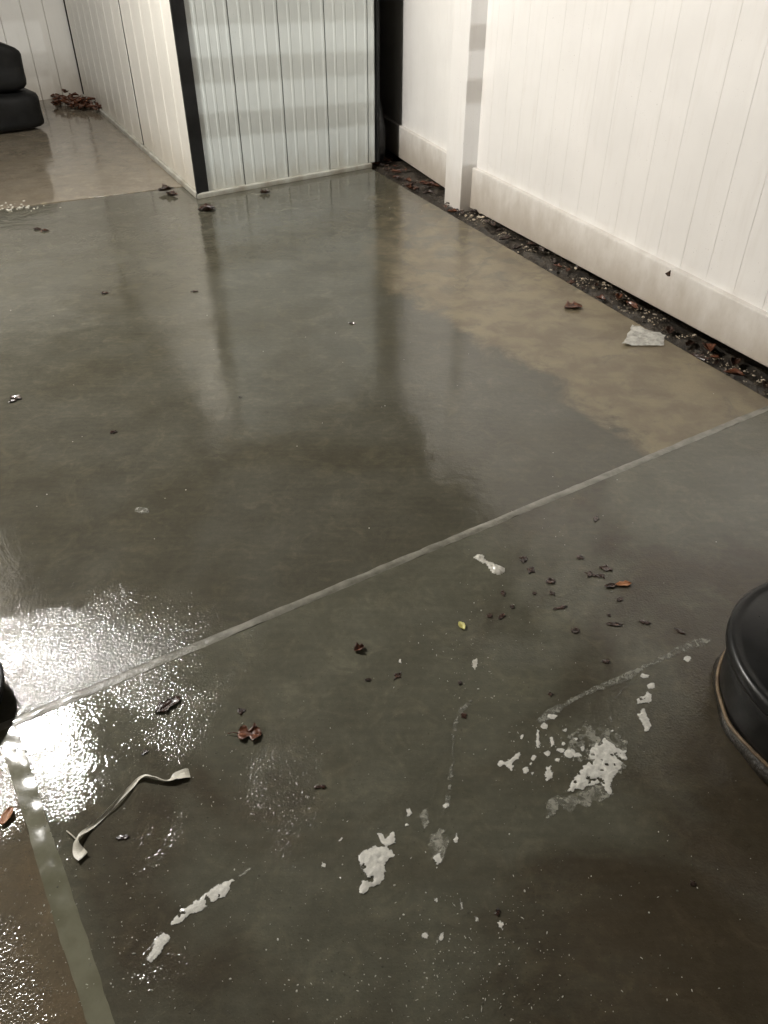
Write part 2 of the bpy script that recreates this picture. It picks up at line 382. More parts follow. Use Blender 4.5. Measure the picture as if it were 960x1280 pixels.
scatter('gravel', M['gravel'], pts, 'dark wet gravel and soil crumbs in strip along the white fence', 'gravel', ROCK1)
pts = []
for i in range(700):
    a = random.uniform(.05, 3.0); p = strip_pt(a, min(1.05, random.gauss(.72, .22))); s = random.uniform(.0025, .0075)
    if mnoise.noise(p*6) > -.05: pts.append((p + UP*s*.6, s, random.random()*6.3))
scatter('grit', M['pebble'], pts, 'pale glinting grit in the soil along the white fence', 'grit', ROCK1)
for i in range(18):
    a = [.1, .16, .55, .9, 1.2][i % 5] + random.uniform(0, 2.0 if i % 5 > 1 else .1)
    p = strip_pt(a, random.uniform(.45, 1.0)); s = random.uniform(.006, .012)
    vs, fs = rock(s, i*2.3, 1, .6); mb = MB(); mb.add([v + p + UP*s*.35 for v in vs], fs)
    tag(mb.build('pebble', M['pebble'], None, p), 'small pale wet pebble in the soil along the white fence', 'pebble', 'pebbles along the fence')

# ------------------------------------------------------------------ leaves
def leaf(px, py, length, width, ang, mat, curl=.3, lobes=0, base=None, n=9, jag=.18, seed=None, stalk=0, z=.001, ref=None):
    p = base if base is not None else g(px, py); sd_ = seed if seed is not None else random.random()*50
    ca, sa = math.cos(ang), math.sin(ang); vs = []; fs = []; K = 4
    for i in range(n+1):
        u = i/n; w = width*(math.sin(math.pi*min(1, u*.96+.02))**.8)*(1 + jag*2*mnoise.noise(Vector((u*5, sd_, 0))))
        if lobes: w *= 1 + .45*math.sin(u*math.pi*2*lobes + sd_)
        for k in range(2*K+1):
            t = k/K - 1
            wv = w*(1 + jag*1.5*mnoise.noise(Vector((u*9, t*2 + sd_, 3))))
            x = (u - .5)*length; y = t*wv*.5
            zz = abs(t)**1.5*w*curl*.5 + .35*curl*length*(u - .5)**2 + .18*width*max(-.2, mnoise.noise(Vector((u*4, t*2, sd_))))
            vs.append(Vector((p.x + x*ca - y*sa, p.y + x*sa + y*ca, p.z + z + max(0, zz))))
    c = 2*K+1; nt = len(vs)
    for i in range(n):
        for k in range(2*K): fs.append((i*c+k, (i+1)*c+k, (i+1)*c+k+1, i*c+k+1))
    top = [v + Vector((0, 0, .0009)) for v in vs]
    fs2 = [tuple(j + nt for j in f) for f in fs]
    rim = list(range(0, c)) + [i*c + c-1 for i in range(1, n+1)] + [n*c + k for k in range(c-2, -1, -1)] + [i*c for i in range(n-1, 0, -1)]
    side = [(rim[i], rim[(i+1) % len(rim)], rim[(i+1) % len(rim)] + nt, rim[i] + nt) for i in range(len(rim))]
    mb = MB(); mb.add(vs + top, [f[::-1] for f in fs] + fs2 + side)
    if stalk:
        d = Vector((ca, sa, 0)); b = Vector((p.x, p.y, p.z + z)) - d*length*.45
        mb.tube([b + UP*.004, b - d*stalk*.5 + UP*.006, b - d*stalk + UP*.002], .0011, 5)
    return mb, p
def add_leaf(name, label, cat, mat, group=None, **kw):
    mb, p = leaf(mat=mat, **kw); return tag(mb.build(name, mat, None, p, smooth=True), label, cat, group)

# ------------------------------------------------------------------ shed
K0 = g(249, 247); FR = g(471, 207); SB = g(106, 121)
def ang_t(px, P, Q, y=None):      # parameter along ground line P->Q seen at pixel column px (base)
    lo, hi = 0., 1.
    c, s = math.cos(PITCH), math.sin(PITCH)
    def colx(q):
        v = q - Vector((0, 0, CAM_H)); dep = v.y*c - v.z*s; return 480 + FPX*v.x/dep
    inc = colx(Q) > colx(P)
    for _ in range(50):
        mid = (lo+hi)/2
        if (colx(P.lerp(Q, mid)) < px) == inc: lo = mid
        else: hi = mid
    return lo
shed = empty('metal_shed', K0); tag(shed, 'pale ribbed metal shed with black corner trim beside the white fence', 'shed')
SH = 1.92; ZB = .027
de = (FR - K0).normalized(); dn = Vector((de.y, -de.x, 0)); se_ = (SB - K0).normalized(); sn = Vector((-se_.y, se_.x, 0))
if dn.y > 0: dn = -dn
if sn.x > 0: sn = -sn
inner = [K0 + de*.02 + se_*.03, FR - de*.02 + se_*.03, FR + se_*3.9, SB + de*.03]
c0 = sum((Vector(q) for q in inner), Vector()) / 4
m = MB(); m.prism([K0 - dn*.03 - sn*.03, FR - dn*.03 - de*.02, FR + se_*4.0, SB - sn*.03 - se_*.03], .03, SH); m.build('frame', M['dark'], shed, K0)
def ribbed(p, e, n, length, pitch, rib, depth, z0, z1, mat, parent, top=.4):
    xs = []; x = 0
    while x < length - 1e-6:
        for q, d in ((0, 0), (pitch-rib, 0), (pitch-rib*.72, depth), (pitch-rib*.28, depth)):
            if x + q < length - 1e-4: xs.append((x+q, d))
        x += pitch
    xs.append((length, 0)); mb = MB(); vs = []; nz = 6
    for j in range(nz+1):
        z = z0 + (z1-z0)*j/nz
        for (x, d) in xs:
            b = .0025*mnoise.noise(Vector((p.x*3+x*4, z*2.2, p.y)))
            vs.append(p + e*x + n*(d + b) + UP*z)
    w = len(xs); nv = len(vs)
    back = [v - n*.006 for v in vs]
    fs = [(j*w+i, j*w+i+1, (j+1)*w+i+1, (j+1)*w+i) for j in range(nz) for i in range(w-1)]
    mb.add(vs + back, fs + [tuple(a+nv for a in f[::-1]) for f in fs])
    # close the rim
    rim = list(range(w)) + [j*w + w-1 for j in range(1, nz+1)] + [nz*w + i for i in range(w-2, -1, -1)] + [j*w for j in range(nz-1, 0, -1)]
    mb.f += [(rim[i], rim[(i+1) % len(rim)], rim[(i+1) % len(rim)]+nv, rim[i]+nv) for i in range(len(rim))]
    return mb.build('panel', mat, parent, p)
Lf = (FR - K0).length; Ls = (SB - K0).length
seams = [.068] + [ang_t(x, K0, FR)*Lf for x in (307.5, 361.7, 413, 461)] + [Lf - .012]
for i in range(len(seams)-1):
    a, b = seams[i] + .0035, seams[i+1] - .0035
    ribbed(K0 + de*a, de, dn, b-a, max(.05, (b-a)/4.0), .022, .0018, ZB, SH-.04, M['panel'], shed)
ss = [.012, ang_t(180, K0, SB)*Ls] + [0, 0]; ss[2] = ss[1] + (Ls - ss[1])*.5; ss[3] = Ls - .01
for i in range(3):
    a, b = ss[i] + (.035 if i == 1 else .004), ss[i+1] - (.035 if i == 0 else .004)
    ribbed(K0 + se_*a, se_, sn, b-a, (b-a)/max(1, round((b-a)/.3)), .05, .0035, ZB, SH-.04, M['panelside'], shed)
# black corner trims
m = MB(); m.prism([K0 + dn*.012 - de*.002 + sn*.010, K0 + dn*.012 + de*.066, K0 + de*.066, K0 + se_*.02, K0 + se_*.02 + sn*.010], ZB, SH); m.build('corner_trim', M['blackdull'], shed, K0, bevel=.003)
m = MB(); m.box(FR + de*.008 + dn*.002 + UP*(SH+ZB)/2, de*.010, dn*.012, UP*(SH-ZB)/2); m.build('corner_trim', M['blackdull'], shed, K0, bevel=.003)
# sill along both faces
kc = K0 + dn*.035 + sn*.03
m = MB(); m.prism([kc, FR + dn*.03 - de*.06, FR - de*.06, K0 + de*.03], -.002, .030); m.build('sill', M['curb'], shed, K0, bevel=.006)
m = MB(); m.prism([kc + se_*.004, K0 + se_*.03, SB + se_*-.05, SB + sn*.03 - se_*.05], -.001, .034); m.build('sill', M['curb'], shed, K0, bevel=.006)
m = MB(); m.prism([K0 + dn*.08 + sn*.08, FR + dn*.08 + de*.06, FR + se_*4.0 + de*.06, SB + sn*.08], SH, SH+.05); m.build('roof', M['roofing'], shed, K0, bevel=.01)
# bag squeezed into the gap
bc = FR + se_*.16 + Vector((.02, 0, 0))
m = MB(); m.lathe([(.05, 0), (.10, .01), (.115, .08), (.12, .2), (.10, .33), (.065, .45), (.05, .6), (.046, .9), (.05, 1.2), (.04, 1.5), (.012, 1.56)], bc, 28, .16)
tag(m.build('rubbish_sack', M['bag'], None, bc, smooth=True), 'tall black plastic sack wedged between shed and far fence', 'sack')

# ------------------------------------------------------------------ back wall, blocks in the corner
wd = -de; WB = SB + se_*.02
wall = empty('board_wall', WB); tag(wall, 'peeling white board wall behind the stacked black blocks', 'wall')
x = 0
while x < 3.6:
    w_ = .2; c = WB + wd*(x + w_/2) + UP*1.1 - dn*.03
    m = MB(); m.box(c, wd*(w_/2-.002), dn*.016, UP*1.1); m.build('board', M['backwall'], wall, c, bevel=.006, seg=1); x += w_
m = MB(); m.box(WB + wd*1.8 - dn*.07 + UP*1.1, wd*1.8, dn*.02, UP*1.08); m.build('backing', M['dark'], wall, WB)
def soft_block(p, e, n, L, D, z0, z1, label, slope=0, seed=0):
    nx, ny, nz = 16, 12, 10
    bm = bmesh.new(); bmesh.ops.create_cube(bm, size=2); bmesh.ops.subdivide_edges(bm, edges=bm.edges, cuts=9, use_grid_fill=True)
    vs = []
    for v in bm.verts:
        x, y, z = v.co; q = Vector((abs(x)**1, abs(y), abs(z)))
        r = (abs(x)**7 + abs(y)**7 + abs(z)**7)**(1/7); x, y, z = x/r, y/r, z/r
        zz = (z0+z1)/2 + z*(z1-z0)/2
        if z > 0: zz -= slope*max(0, x)**2*(z1-z0)*z
        q = p + e*(x*L/2) + n*(y*D/2) + UP*zz
        q += (e*mnoise.noise(q*6 + Vector((seed, 0, 0))) + n*mnoise.noise(q*6 + Vector((0, seed, 0))))*.016 + UP*.014*mnoise.noise(q*5 + Vector((3, seed, 0)))*(1 if z > -.5 else 0)
        vs.append(q)
    mb = MB(); mb.add(vs, [tuple(v.index for v in f.verts) for f in bm.faces]); bm.free()
    return tag(mb.build('rubber_block', M['blackdull'], None, p, smooth=True), label, 'block')
be = de; bp = g(62, 163); bcn = bp - be*.45 - dn*.26
soft_block(bcn, be, dn, .92, .50, .012, .285, 'lower black rubber block of the stack by the peeling wall', 0, 1)
soft_block(bcn - be*.04 - dn*.02, be, dn, .90, .48, .285, .68, 'upper black rubber block with sloping top by the peeling wall', .26, 4)
# leaf heap in the corner
mb_all = MB()
for i in range(120):
    t = random.random(); q = g(70 + 62*t, 133 + 8*t + random.uniform(-9, 3)); q.z = .012 + abs(random.gauss(0, .035))*(1-t*.6)
    mb, _ = leaf(0, 0, random.uniform(.05, .1), random.uniform(.03, .06), random.random()*6.3, None, .9, base=q, n=5, jag=.3)
    mb_all.add(mb.v, mb.f)
tag(mb_all.build('leaf_heap', M['leafred'], smooth=True), 'heap of dark reddish dead leaves at the foot of the peeling wall', 'leaves', kind='stuff')
add_leaf('leaf', 'brown leaf standing against the end of the shed sill', 'leaf', M['leafred'], px=129, py=141, length=.10, width=.06, ang=1.2, curl=1.2, z=.01)

# ------------------------------------------------------------------ black tub (right) and pot (left)
T = Vector((.962, 1.030, 0)); tub = empty('black_tub', T); tag(tub, 'round black lidded plastic tub with muddy rim', 'tub')
m = MB(); m.lathe([(.20, .0), (.246, .002), (.256, .012), (.253, .034), (.240, .040)], T, 90, .09); m.build('base_skirt', M['mud'], tub, T, smooth=True)
rim = [T + Vector((math.cos(a)*(.249 + .003*mnoise.noise(Vector((math.cos(a)*4, math.sin(a)*4, 1)))), math.sin(a)*(.249 + .003*mnoise.noise(Vector((math.cos(a)*4, math.sin(a)*4, 5)))), .041 + .004*mnoise.noise(Vector((math.cos(a)*3, math.sin(a)*3, 9))))) for a in [2*math.pi*i/90 for i in range(91)]]
m = MB(); m.tube(rim, .0042, 6); m.build('muddy_rim', M['tan'], tub, T, smooth=True)
m = MB(); m.lathe([(.21, .030), (.245, .040), (.247, .06), (.250, .12), (.252, .160)], T, 72); m.build('body', M['black'], tub, T, smooth=True)
m = MB(); m.lathe([(.250, .158), (.260, .160), (.264, .168), (.264, .182), (.259, .190), (.250, .192), (.244, .189), (.236, .189), (.232, .192), (.02, .194)], T, 72); lid = m.build('lid', M['black'], tub, T, smooth=True)
m = MB()
for a0 in (math.radians(168),):
    c = T + Vector((math.cos(a0)*.165, math.sin(a0)*.165, .194)); r_ = Vector((math.cos(a0), math.sin(a0), 0)); t_ = Vector((-r_.y, r_.x, 0))
    m.box(c + r_*.016, t_*.05, r_*.004, UP*.006); m.box(c - r_*.016, t_*.05, r_*.004, UP*.006); m.box(c + t_*.048, r_*.014, t_*.004, UP*.006); m.box(c - t_*.048, r_*.014, t_*.004, UP*.006)
h_ = m.build('slot', M['blackdull'], lid, T, bevel=.002); h_.location = (0, 0, 0)
mb_ = MB()
for i in range(90):
    a_, r_ = random.random()*6.283, .225*math.sqrt(random.random()); v_, f_ = rock(random.uniform(.001, .0032), i, 1, .5); c_ = T + Vector((math.cos(a_)*r_, math.sin(a_)*r_, .1945))
    mb_.add([v + c_ for v in v_], f_)
wd_ = mb_.build('water_drops', M['drop'], tub, T, smooth=True); wd_['kind'] = 'stuff'
PT = Vector((-.962, 1.06, 0)); pot = empty('black_basin', PT); tag(pot, 'low round black plastic basin beside the slab joint and lamp glare', 'basin')
m = MB(); m.lathe([(.11, .0), (.128, .004), (.135, .014), (.140, .046), (.132, .046), (.12, .02), (.05, .018)], PT, 48); m.build('body', M['blackdull'], pot, PT, smooth=True)
m = MB(); m.lathe([(.139, .040), (.144, .042), (.146, .052), (.142, .056), (.133, .052), (.132, .042)], PT, 48); m.build('rim', M['blackdull'], pot, PT, smooth=True)
m = MB(); m.lathe([(.130, .030), (.130, .036), (.10, .038), (.02, .039)], PT, 32, .03); m.build('soil', M['soil'], pot, PT, smooth=True)

# ------------------------------------------------------------------ plaster splashes, chips and stains
def inside(poly, x, y):
    r = False; j = len(poly)-1
    for i in range(len(poly)):
        xi, yi = poly[i]; xj, yj = poly[j]
        if (yi > y) != (yj > y) and x < (xj-xi)*(y-yi)/(yj-yi)+xi: r = not r
        j = i
    return r
def edge_d(poly, x, y):
    best = 9
    for i in range(len(poly)):
        a, b = Vector(poly[i]), Vector(poly[(i+1) % len(poly)]); ab = b-a; p = Vector((x, y))
        t = max(0, min(1, (p-a).dot(ab)/max(1e-9, ab.length_squared))); best = min(best, (p-a-ab*t).length)
    return best
def crust(pxs, h, cell=.0028, hole=.0, seed=0, jag=.006, shift=0):
    poly = [tuple(g(*q).xy) for q in pxs]
    x0 = min(p[0] for p in poly)-.01; x1 = max(p[0] for p in poly)+.01; y0 = min(p[1] for p in poly)-.01; y1 = max(p[1] for p in poly)+.01
    nx = int((x1-x0)/cell)+1; ny = int((y1-y0)/cell)+1; idx = {}; vs = []; fs = []; cov = []; h = h*.45 if h < .008 else h
    def inn(x, y):
        wx = x + jag*mnoise.noise(Vector((x*55, y*55, seed))) + jag*.6*mnoise.noise(Vector((x*150, y*150, seed)))
        wy = y + jag*mnoise.noise(Vector((x*55, y*55, seed+9))) + jag*.6*mnoise.noise(Vector((x*150, y*150, seed+9)))
        if not inside(poly, wx, wy): return None
        if hole and mnoise.noise(Vector((x*70, y*70, seed+4)))+.5*mnoise.noise(Vector((x*170, y*170, seed))) > hole: return None
        return edge_d(poly, wx, wy)
    def vert(i, j):
        if (i, j) not in idx:
            x = x0+i*cell; y = y0+j*cell; d = inn(x, y); d = 0 if d is None else d
            z = .0012 + h*min(1, d/.010)*(.55 + .6*mnoise.noise(Vector((x*90, y*90, seed+2))) + .3*mnoise.noise(Vector((x*260, y*260, seed))))
            idx[(i, j)] = len(vs); cov.append(d); vs.append((x + random.uniform(-.3, .3)*cell, y + random.uniform(-.3, .3)*cell, max(.0012, z) if d > 0 else .0006))
        return idx[(i, j)]
    for i in range(nx):
        for j in range(ny):
            if inn(x0+(i+.5)*cell, y0+(j+.5)*cell) is not None: fs.append((vert(i, j), vert(i+1, j), vert(i+1, j+1), vert(i, j+1)))
    m = MB(); m.add(vs, fs); m.cov = cov; return m, g(*pxs[0])
def add_crust(name, label, cat, pxs, h, mat='plaster', group=None, **kw):
    m, p = crust(pxs, h, **kw)
    if m.f:
        o = m.build(name, M[mat], None, p, smooth=True)
        at = o.data.attributes.new('cover', 'FLOAT', 'POINT'); at.data.foreach_set('value', m.cov)
        return tag(o, label, cat, group)
def ring(x, y, rx, ry, n=9, a=0, wob=.3):
    s = random.random()*30
    return [(x + rx*math.cos(t)*(1+wob*mnoise.noise(Vector((math.cos(t)*1.5, math.sin(t)*1.5, s)))), y + ry*math.sin(t)*(1+wob*mnoise.noise(Vector((math.cos(t)*1.5, math.sin(t)*1.5, s+3))))) for t in [2*math.pi*i/n for i in range(n)]]
add_crust('plaster_smear', 'short white plaster smear at the lower end of the long streak', 'plaster', [(182,1200),(190,1203),(213,1176),(214,1170),(204,1163),(192,1178)], .003, seed=1, jag=.004)
add_crust('plaster_smear', 'long white plaster streak below the white strap', 'plaster', [(213,1161),(222,1156),(248,1141),(262,1131),(285,1119),(294,1100),(283,1099),(262,1111),(256,1120),(228,1134),(214,1148)], .003, seed=2, hole=.42)
add_crust('plaster_smear', 'faint plaster haze trailing off the long white streak', 'plaster', [(284,1118),(300,1104),(318,1090),(322,1080),(308,1082),(292,1098)], .0006, 'film', seed=8)
add_crust('plaster_lump', 'white lumpy plaster splash with a ragged tail', 'plaster', [(446,1112),(452,1120),(460,1117),(462,1108),(470,1110),(481,1100),(482,1085),(492,1070),(490,1060),(470,1058),(453,1063),(449,1080),(457,1095)], .005, seed=3, hole=.5)
add_crust('plaster_lump', 'two-pronged white plaster flake above the lumpy splash', 'plaster', [(471,1040),(474,1053),(484,1058),(496,1055),(493,1037),(487,1040),(481,1049),(477,1042)], .004, seed=4, jag=.003)
add_crust('plaster_smear', 'thin grey plaster ring beside the lumpy splash', 'plaster', [(530,1058),(537,1042),(548,1030),(562,1040),(565,1062),(553,1082),(538,1074)], .0008, 'film', seed=5)
add_crust('plaster_chip', 'white plaster chip on the lower edge of the thin grey ring', 'plaster', [(538,1072),(545,1068),(551,1062),(553,1078),(548,1082)], .003, seed=6, jag=.002)
add_crust('plaster_smear', 'pale grey plaster haze above the thin grey ring', 'plaster', ring(531, 1025, 9, 16), .0006, 'film', seed=7)
add_crust('plaster_lump', 'largest white plaster patch, near the black tub', 'plaster', [(707,992),(720,968),(735,948),(741,931),(756,922),(768,932),(782,938),(785,948),(773,962),(764,978),(766,996),(757,992),(752,980),(738,984),(722,988)], .005, seed=10, hole=.38, cell=.0026)
add_crust('plaster_smear', 'grey plaster haze spread below the largest white patch', 'plaster', [(682,1003),(690,992),(712,990),(740,980),(768,978),(764,1000),(740,1010),(702,1014),(694,1030),(683,1030)], .0006, 'film', seed=11, jag=.012)
add_crust('plaster_smear', 'dim plaster haze around the upper side of the largest patch', 'plaster', [(700,925),(730,905),(762,905),(788,930),(790,955),(775,975),(735,950),(712,960)], .0005, 'film', seed=12, jag=.014, hole=.15)
add_crust('plaster_lump', 'white plaster splash with a narrow foot near the black tub', 'plaster', [(794,892),(799,890),(806,884),(809,896),(815,907),(811,916),(805,917),(803,905)], .005, seed=13, jag=.003)
add_crust('plaster_lump', 'white plaster blob between the footed splash and the round drop', 'plaster', [(795,880),(797,872),(803,870),(809,864),(815,868),(815,878),(805,880)], .004, seed=14, hole=.45, jag=.003)
add_crust('plaster_drop', 'round white plaster drop at the top of the splash row', 'plaster', ring(814, 858, 6, 5), .004, seed=15, jag=.002)
add_crust('plaster_drop', 'oblong white plaster drop beside the faint arc', 'plaster', ring(805, 845, 7, 3.4), .003, seed=16, jag=.002)
add_crust('plaster_drop', 'small white drop close to the muddy rim of the tub', 'plaster', ring(859, 824, 6, 4), .003, seed=17, jag=.002)
add_crust('plaster_lump', 'forked white plaster splash at the end of the scattered drops', 'plaster', [(619,957),(623,951),(634,951),(645,942),(651,939),(649,948),(641,955),(641,964),(636,965),(633,957),(624,960)], .004, seed=18, jag=.003)
add_crust('plaster_lump', 'curved white plaster splash between the forked one and largest patch', 'plaster', [(674,978),(680,972),(682,958),(689,955),(691,972),(684,978)], .003, seed=19, hole=.5, jag=.003)
for i, (x, y, rx, ry) in enumerate([(657,963,5,6),(667,948,3,5),(672,931,3,6),(653,921,3,3),(680,908,5,5),(690,896,8,4),(672,920,3,8),(700,938,6,4),(712,942,9,6),(684,942,5,4),(721,944,6,4),(704,930,4,3),(720,925,3,3),(663,954,2,3),(696,950,4,3),(728,936,4,4),(640,972,3,2),(666,967,3,3),(706,913,3,3),(690,928,3,7),(766,914,3,2)]):
    add_crust('plaster_drop', 'small white plaster drop scattered beside the largest patch', 'plaster', ring(x, y, rx, ry), .003, group='plaster drops by the largest patch', seed=20+i, jag=.003, cell=.0022)
for i, (x, y, rx, ry) in enumerate([(510,1016,4,6),(557,1008,5,4),(570,1048,4,7),(403,1082,4,3),(508,1032,3,3),(425,1050,3,3),(546,1125,3,5),(577,1130,3,6),(530,1170,5,5),(551,1172,4,5),(594,1150,3,4),(627,1158,3,5)]):
    add_crust('plaster_drop', 'small white plaster fleck lying around the thin grey ring', 'plaster', ring(x, y, rx, ry, wob=.5), .003, group='plaster flecks around the grey ring', seed=50+i, jag=.004, cell=.0022)
def px_band(pts, w):
    L, R = [], []
    for i, p in enumerate(pts):
        a = Vector(pts[max(0, i-1)]); b = Vector(pts[min(len(pts)-1, i+1)]); d = (b-a).normalized(); n = Vector((-d.y, d.x))
        ww = w*(1 + .4*math.sin(i*2.1)); L.append(tuple(Vector(p)+n*ww)); R.append(tuple(Vector(p)-n*ww))
    return L + R[::-1]
add_crust('plaster_trail', 'thin curved plaster trail from the largest patch to the oblong drop', 'plaster', px_band([(766,914),(763,898),(764,884),(769,872),(778,862),(790,853),(802,847)], 1.8), .0008, 'filmthin', seed=70, jag=.002, cell=.002)
add_crust('plaster_trail', 'faint broad plaster trail sweeping toward the black tub', 'plaster', px_band([(672,905),(690,890),(715,876),(745,861),(780,848),(810,832),(838,818),(865,806),(890,800)], 5), .0006, 'filmthin', seed=71, jag=.005, cell=.0035)
add_crust('plaster_trail', 'pale vertical plaster trail left of the scattered drops', 'plaster', px_band([(556,1020),(562,985),(566,950),(566,915),(576,890),(590,876)], 4), .0006, 'filmthin', seed=72, jag=.006, hole=.2, cell=.0035)
add_crust('lime_crust', 'pale lime haze along the edge of the green joint', 'crust', px_band([(103,1165),(108,1195),(118,1220),(126,1245),(138,1280),(150,1300)], 4), .0008, 'film', seed=73, jag=.010, hole=.2)
add_crust('paper_scrap', 'small pale oval scrap on the smooth wet slab', 'scrap', ring(178, 638, 11, 5), .002, 'filmthin', seed=74, jag=.003)
add_crust('paper_scrap', 'narrow upright pale scrap on the smooth wet slab', 'scrap', [(147,730),(152,727),(160,747),(154,750)], .002, 'filmthin', seed=75, jag=.003)
add_crust('foam_scrap', 'two-lobed cream foam scrap just in front of the long joint', 'scrap', [(592,697),(597,693),(604,694),(608,702),(617,704),(630,710),(632,716),(624,719),(616,717),(608,706),(599,702)], .009, 'crumb', seed=76, jag=.002, cell=.0035)
add_crust('plaster_chip', 'bright white chip below the yellow petal', 'chip', [(590,826),(596,823),(597,832),(594,837),(590,834)], .004, 'crumb', seed=77, jag=.002, cell=.0024)
add_leaf('petal', 'small yellow petal on the wet slab', 'petal', M['yellow'], px=577, py=783, length=.028, width=.017, ang=1.9, curl=.5)
add_crust('plaster_drop', 'pale fleck left of the dark pitted stain', 'plaster', ring(500, 827, 3, 3), .002, seed=78, jag=.002, cell=.002)

# white strap
def strap():
    P = [(237,967,.0105,.0),(234,968,.0115,.03),(222,972,.0100,.12),(213,977,.0048,.6),(203,977,.0036,1.0),(192,974,.0040,.9),(182,972,.0046,.5),(172,976,.0044,.15),(162,988,.0042,-.3),(150,1002,.0036,-.7),(136,1016,.0036,-.8),(120,1031,.0038,-.5),(106,1042,.0046,.2),(98,1051,.0055,.9),(96,1060,.0085,.6),(100,1068,.0105,.15),(105,1073,.0100,0)]
    up = []; n = len(P); C_ = [g(p[0], p[1]) for p in P]
    pts = []
    for i in range((n-1)*4+1):
        t = i/4; a = min(n-2, int(t)); f_ = t-a
        pa, pb, pc, pd = C_[max(0, a-1)], C_[a], C_[a+1], C_[min(n-1, a+2)]
        c = .5*((2*pb) + (pc-pa)*f_ + (2*pa-5*pb+4*pc-pd)*f_**2 + (3*pb-pa-3*pc+pd)*f_**3)
        w = P[a][2]*(1-f_) + P[a+1][2]*f_; tw = P[a][3]*(1-f_)+P[a+1][3]*f_
        pts.append((c, w, tw))
    vs = []; fs = []
    for i, (c, w, tw) in enumerate(pts):
        d = (pts[min(i+1, len(pts)-1)][0]-pts[max(0, i-1)][0]).normalized(); s = Vector((-d.y, d.x, 0))
        ax = s*math.cos(tw)+UP*math.sin(tw); nn = ax.cross(d).normalized(); zc = .002 + w*abs(math.sin(tw)) + .004*math.sin(i*.22)**2
        for u in (-1, -.33, .33, 1):
            q = c + ax*w*u + UP*zc + nn*(.0022*(1-abs(u)) + .0016*mnoise.noise(c*70 + ax*u*.3))
            vs += [q + nn*.0005, q - nn*.0005]
    for i in range(len(pts)-1):
        b, e = i*8, (i+1)*8
        for k in range(3): fs += [(b+2*k, e+2*k, e+2*k+2, b+2*k+2), (b+2*k+1, b+2*k+3, e+2*k+3, e+2*k+1)]
        fs += [(b, b+1, e+1, e), (b+6, e+6, e+7, b+7)]
    fs += [(0,2,4,6,7,5,3,1)]; L = (len(pts)-1)*8; fs += [tuple(L+k for k in (0,1,3,5,7,6,4,2))]
    m = MB(); m.add(vs, fs); a = g(97, 1052); b = g(84, 1040)
    m.tube([a + UP*.006, a.lerp(b, .5)+UP*.007, b+UP*.004], .0012, 5)
    tag(m.build('plastic_strap', M['paperwhite'], None, g(160, 990)), 'long twisted white plastic strap with flared ends', 'strap')
strap()
# plastic sheet scrap by the fence
cs = [g(777, 433), g(790, 408), g(832, 421), g(828, 433)]; n = 12; vs = []; fs = []
for i in range(n+1):
    for j in range(n+1):
        u, v = i/n, j/n; p = cs[0]*(1-u)*(1-v) + cs[1]*(1-u)*v + cs[2]*u*v + cs[3]*u*(1-v)
        vs.append((p.x + .008*mnoise.noise(p*30), p.y + .008*mnoise.noise(p*30+Vector((5, 0, 0))), .003 + .016*abs(mnoise.noise(p*17)) + .006*abs(mnoise.noise(p*45))))
nv = len(vs); f1 = [(i*(n+1)+j, (i+1)*(n+1)+j, (i+1)*(n+1)+j+1, i*(n+1)+j+1) for i in range(n) for j in range(n)]
m = MB(); m.add(vs + [(a, b, c+.0008) for a, b, c in vs], [f[::-1] for f in f1] + [tuple(q+nv for q in f) for f in f1])
tag(m.build('plastic_scrap', M['sheet'], None, cs[0], smooth=True), 'crumpled white translucent plastic scrap near the dirt strip', 'plastic')

# ------------------------------------------------------------------ single leaves
add_leaf('leaf', 'long dark brown wet leaf pointing up toward the slab joint', 'leaf', M['leaf'], px=210, py=882, length=.062, width=.030, ang=.75, curl=.25, jag=.55, seed=2)
add_leaf('leaf', 'crumpled reddish brown leaf with a thin stalk', 'leaf', M['leafred'], px=312, py=918, length=.052, width=.038, ang=.0, curl=.3, jag=.6, lobes=2, seed=5, stalk=.022)
add_leaf('leaf', 'small curled brown leaf alone on the slab above the plaster', 'leaf', M['leafred'], px=449, py=812, length=.028, width=.022, ang=.6, curl=.9, jag=.4, seed=8)
add_leaf('leaf', 'pale orange leaf tip beside dark leaf crumbs', 'leaf', M['leaforange'], px=779, py=731, length=.044, width=.018, ang=.1, curl=.4, jag=.4, seed=11)
add_leaf('leaf', 'dark leaf half overlapped by the pale orange leaf tip', 'leaf', M['leaf'], px=763, py=733, length=.034, width=.016, ang=.2, curl=.4, jag=.4, seed=12)
add_leaf('leaf', 'reddish brown leaf alone on the tan slab near fence', 'leaf', M['leafred'], px=716, py=385, length=.085, width=.06, ang=.2, curl=.5, jag=.35, seed=14)
add_leaf('leaf', 'orange brown leaf scrap on the slab left of the green joint', 'leaf', M['leaforange'], px=9, py=1021, length=.038, width=.020, ang=1.4, curl=.4, jag=.3, seed=16, base=g(9, 1021, .003))
add_leaf('leaf', 'dark brown leaf at the slab edge by the dirt strip', 'leaf', M['leaf'], px=880, py=449, length=.07, width=.022, ang=-.5, curl=.5, jag=.3, seed=17)
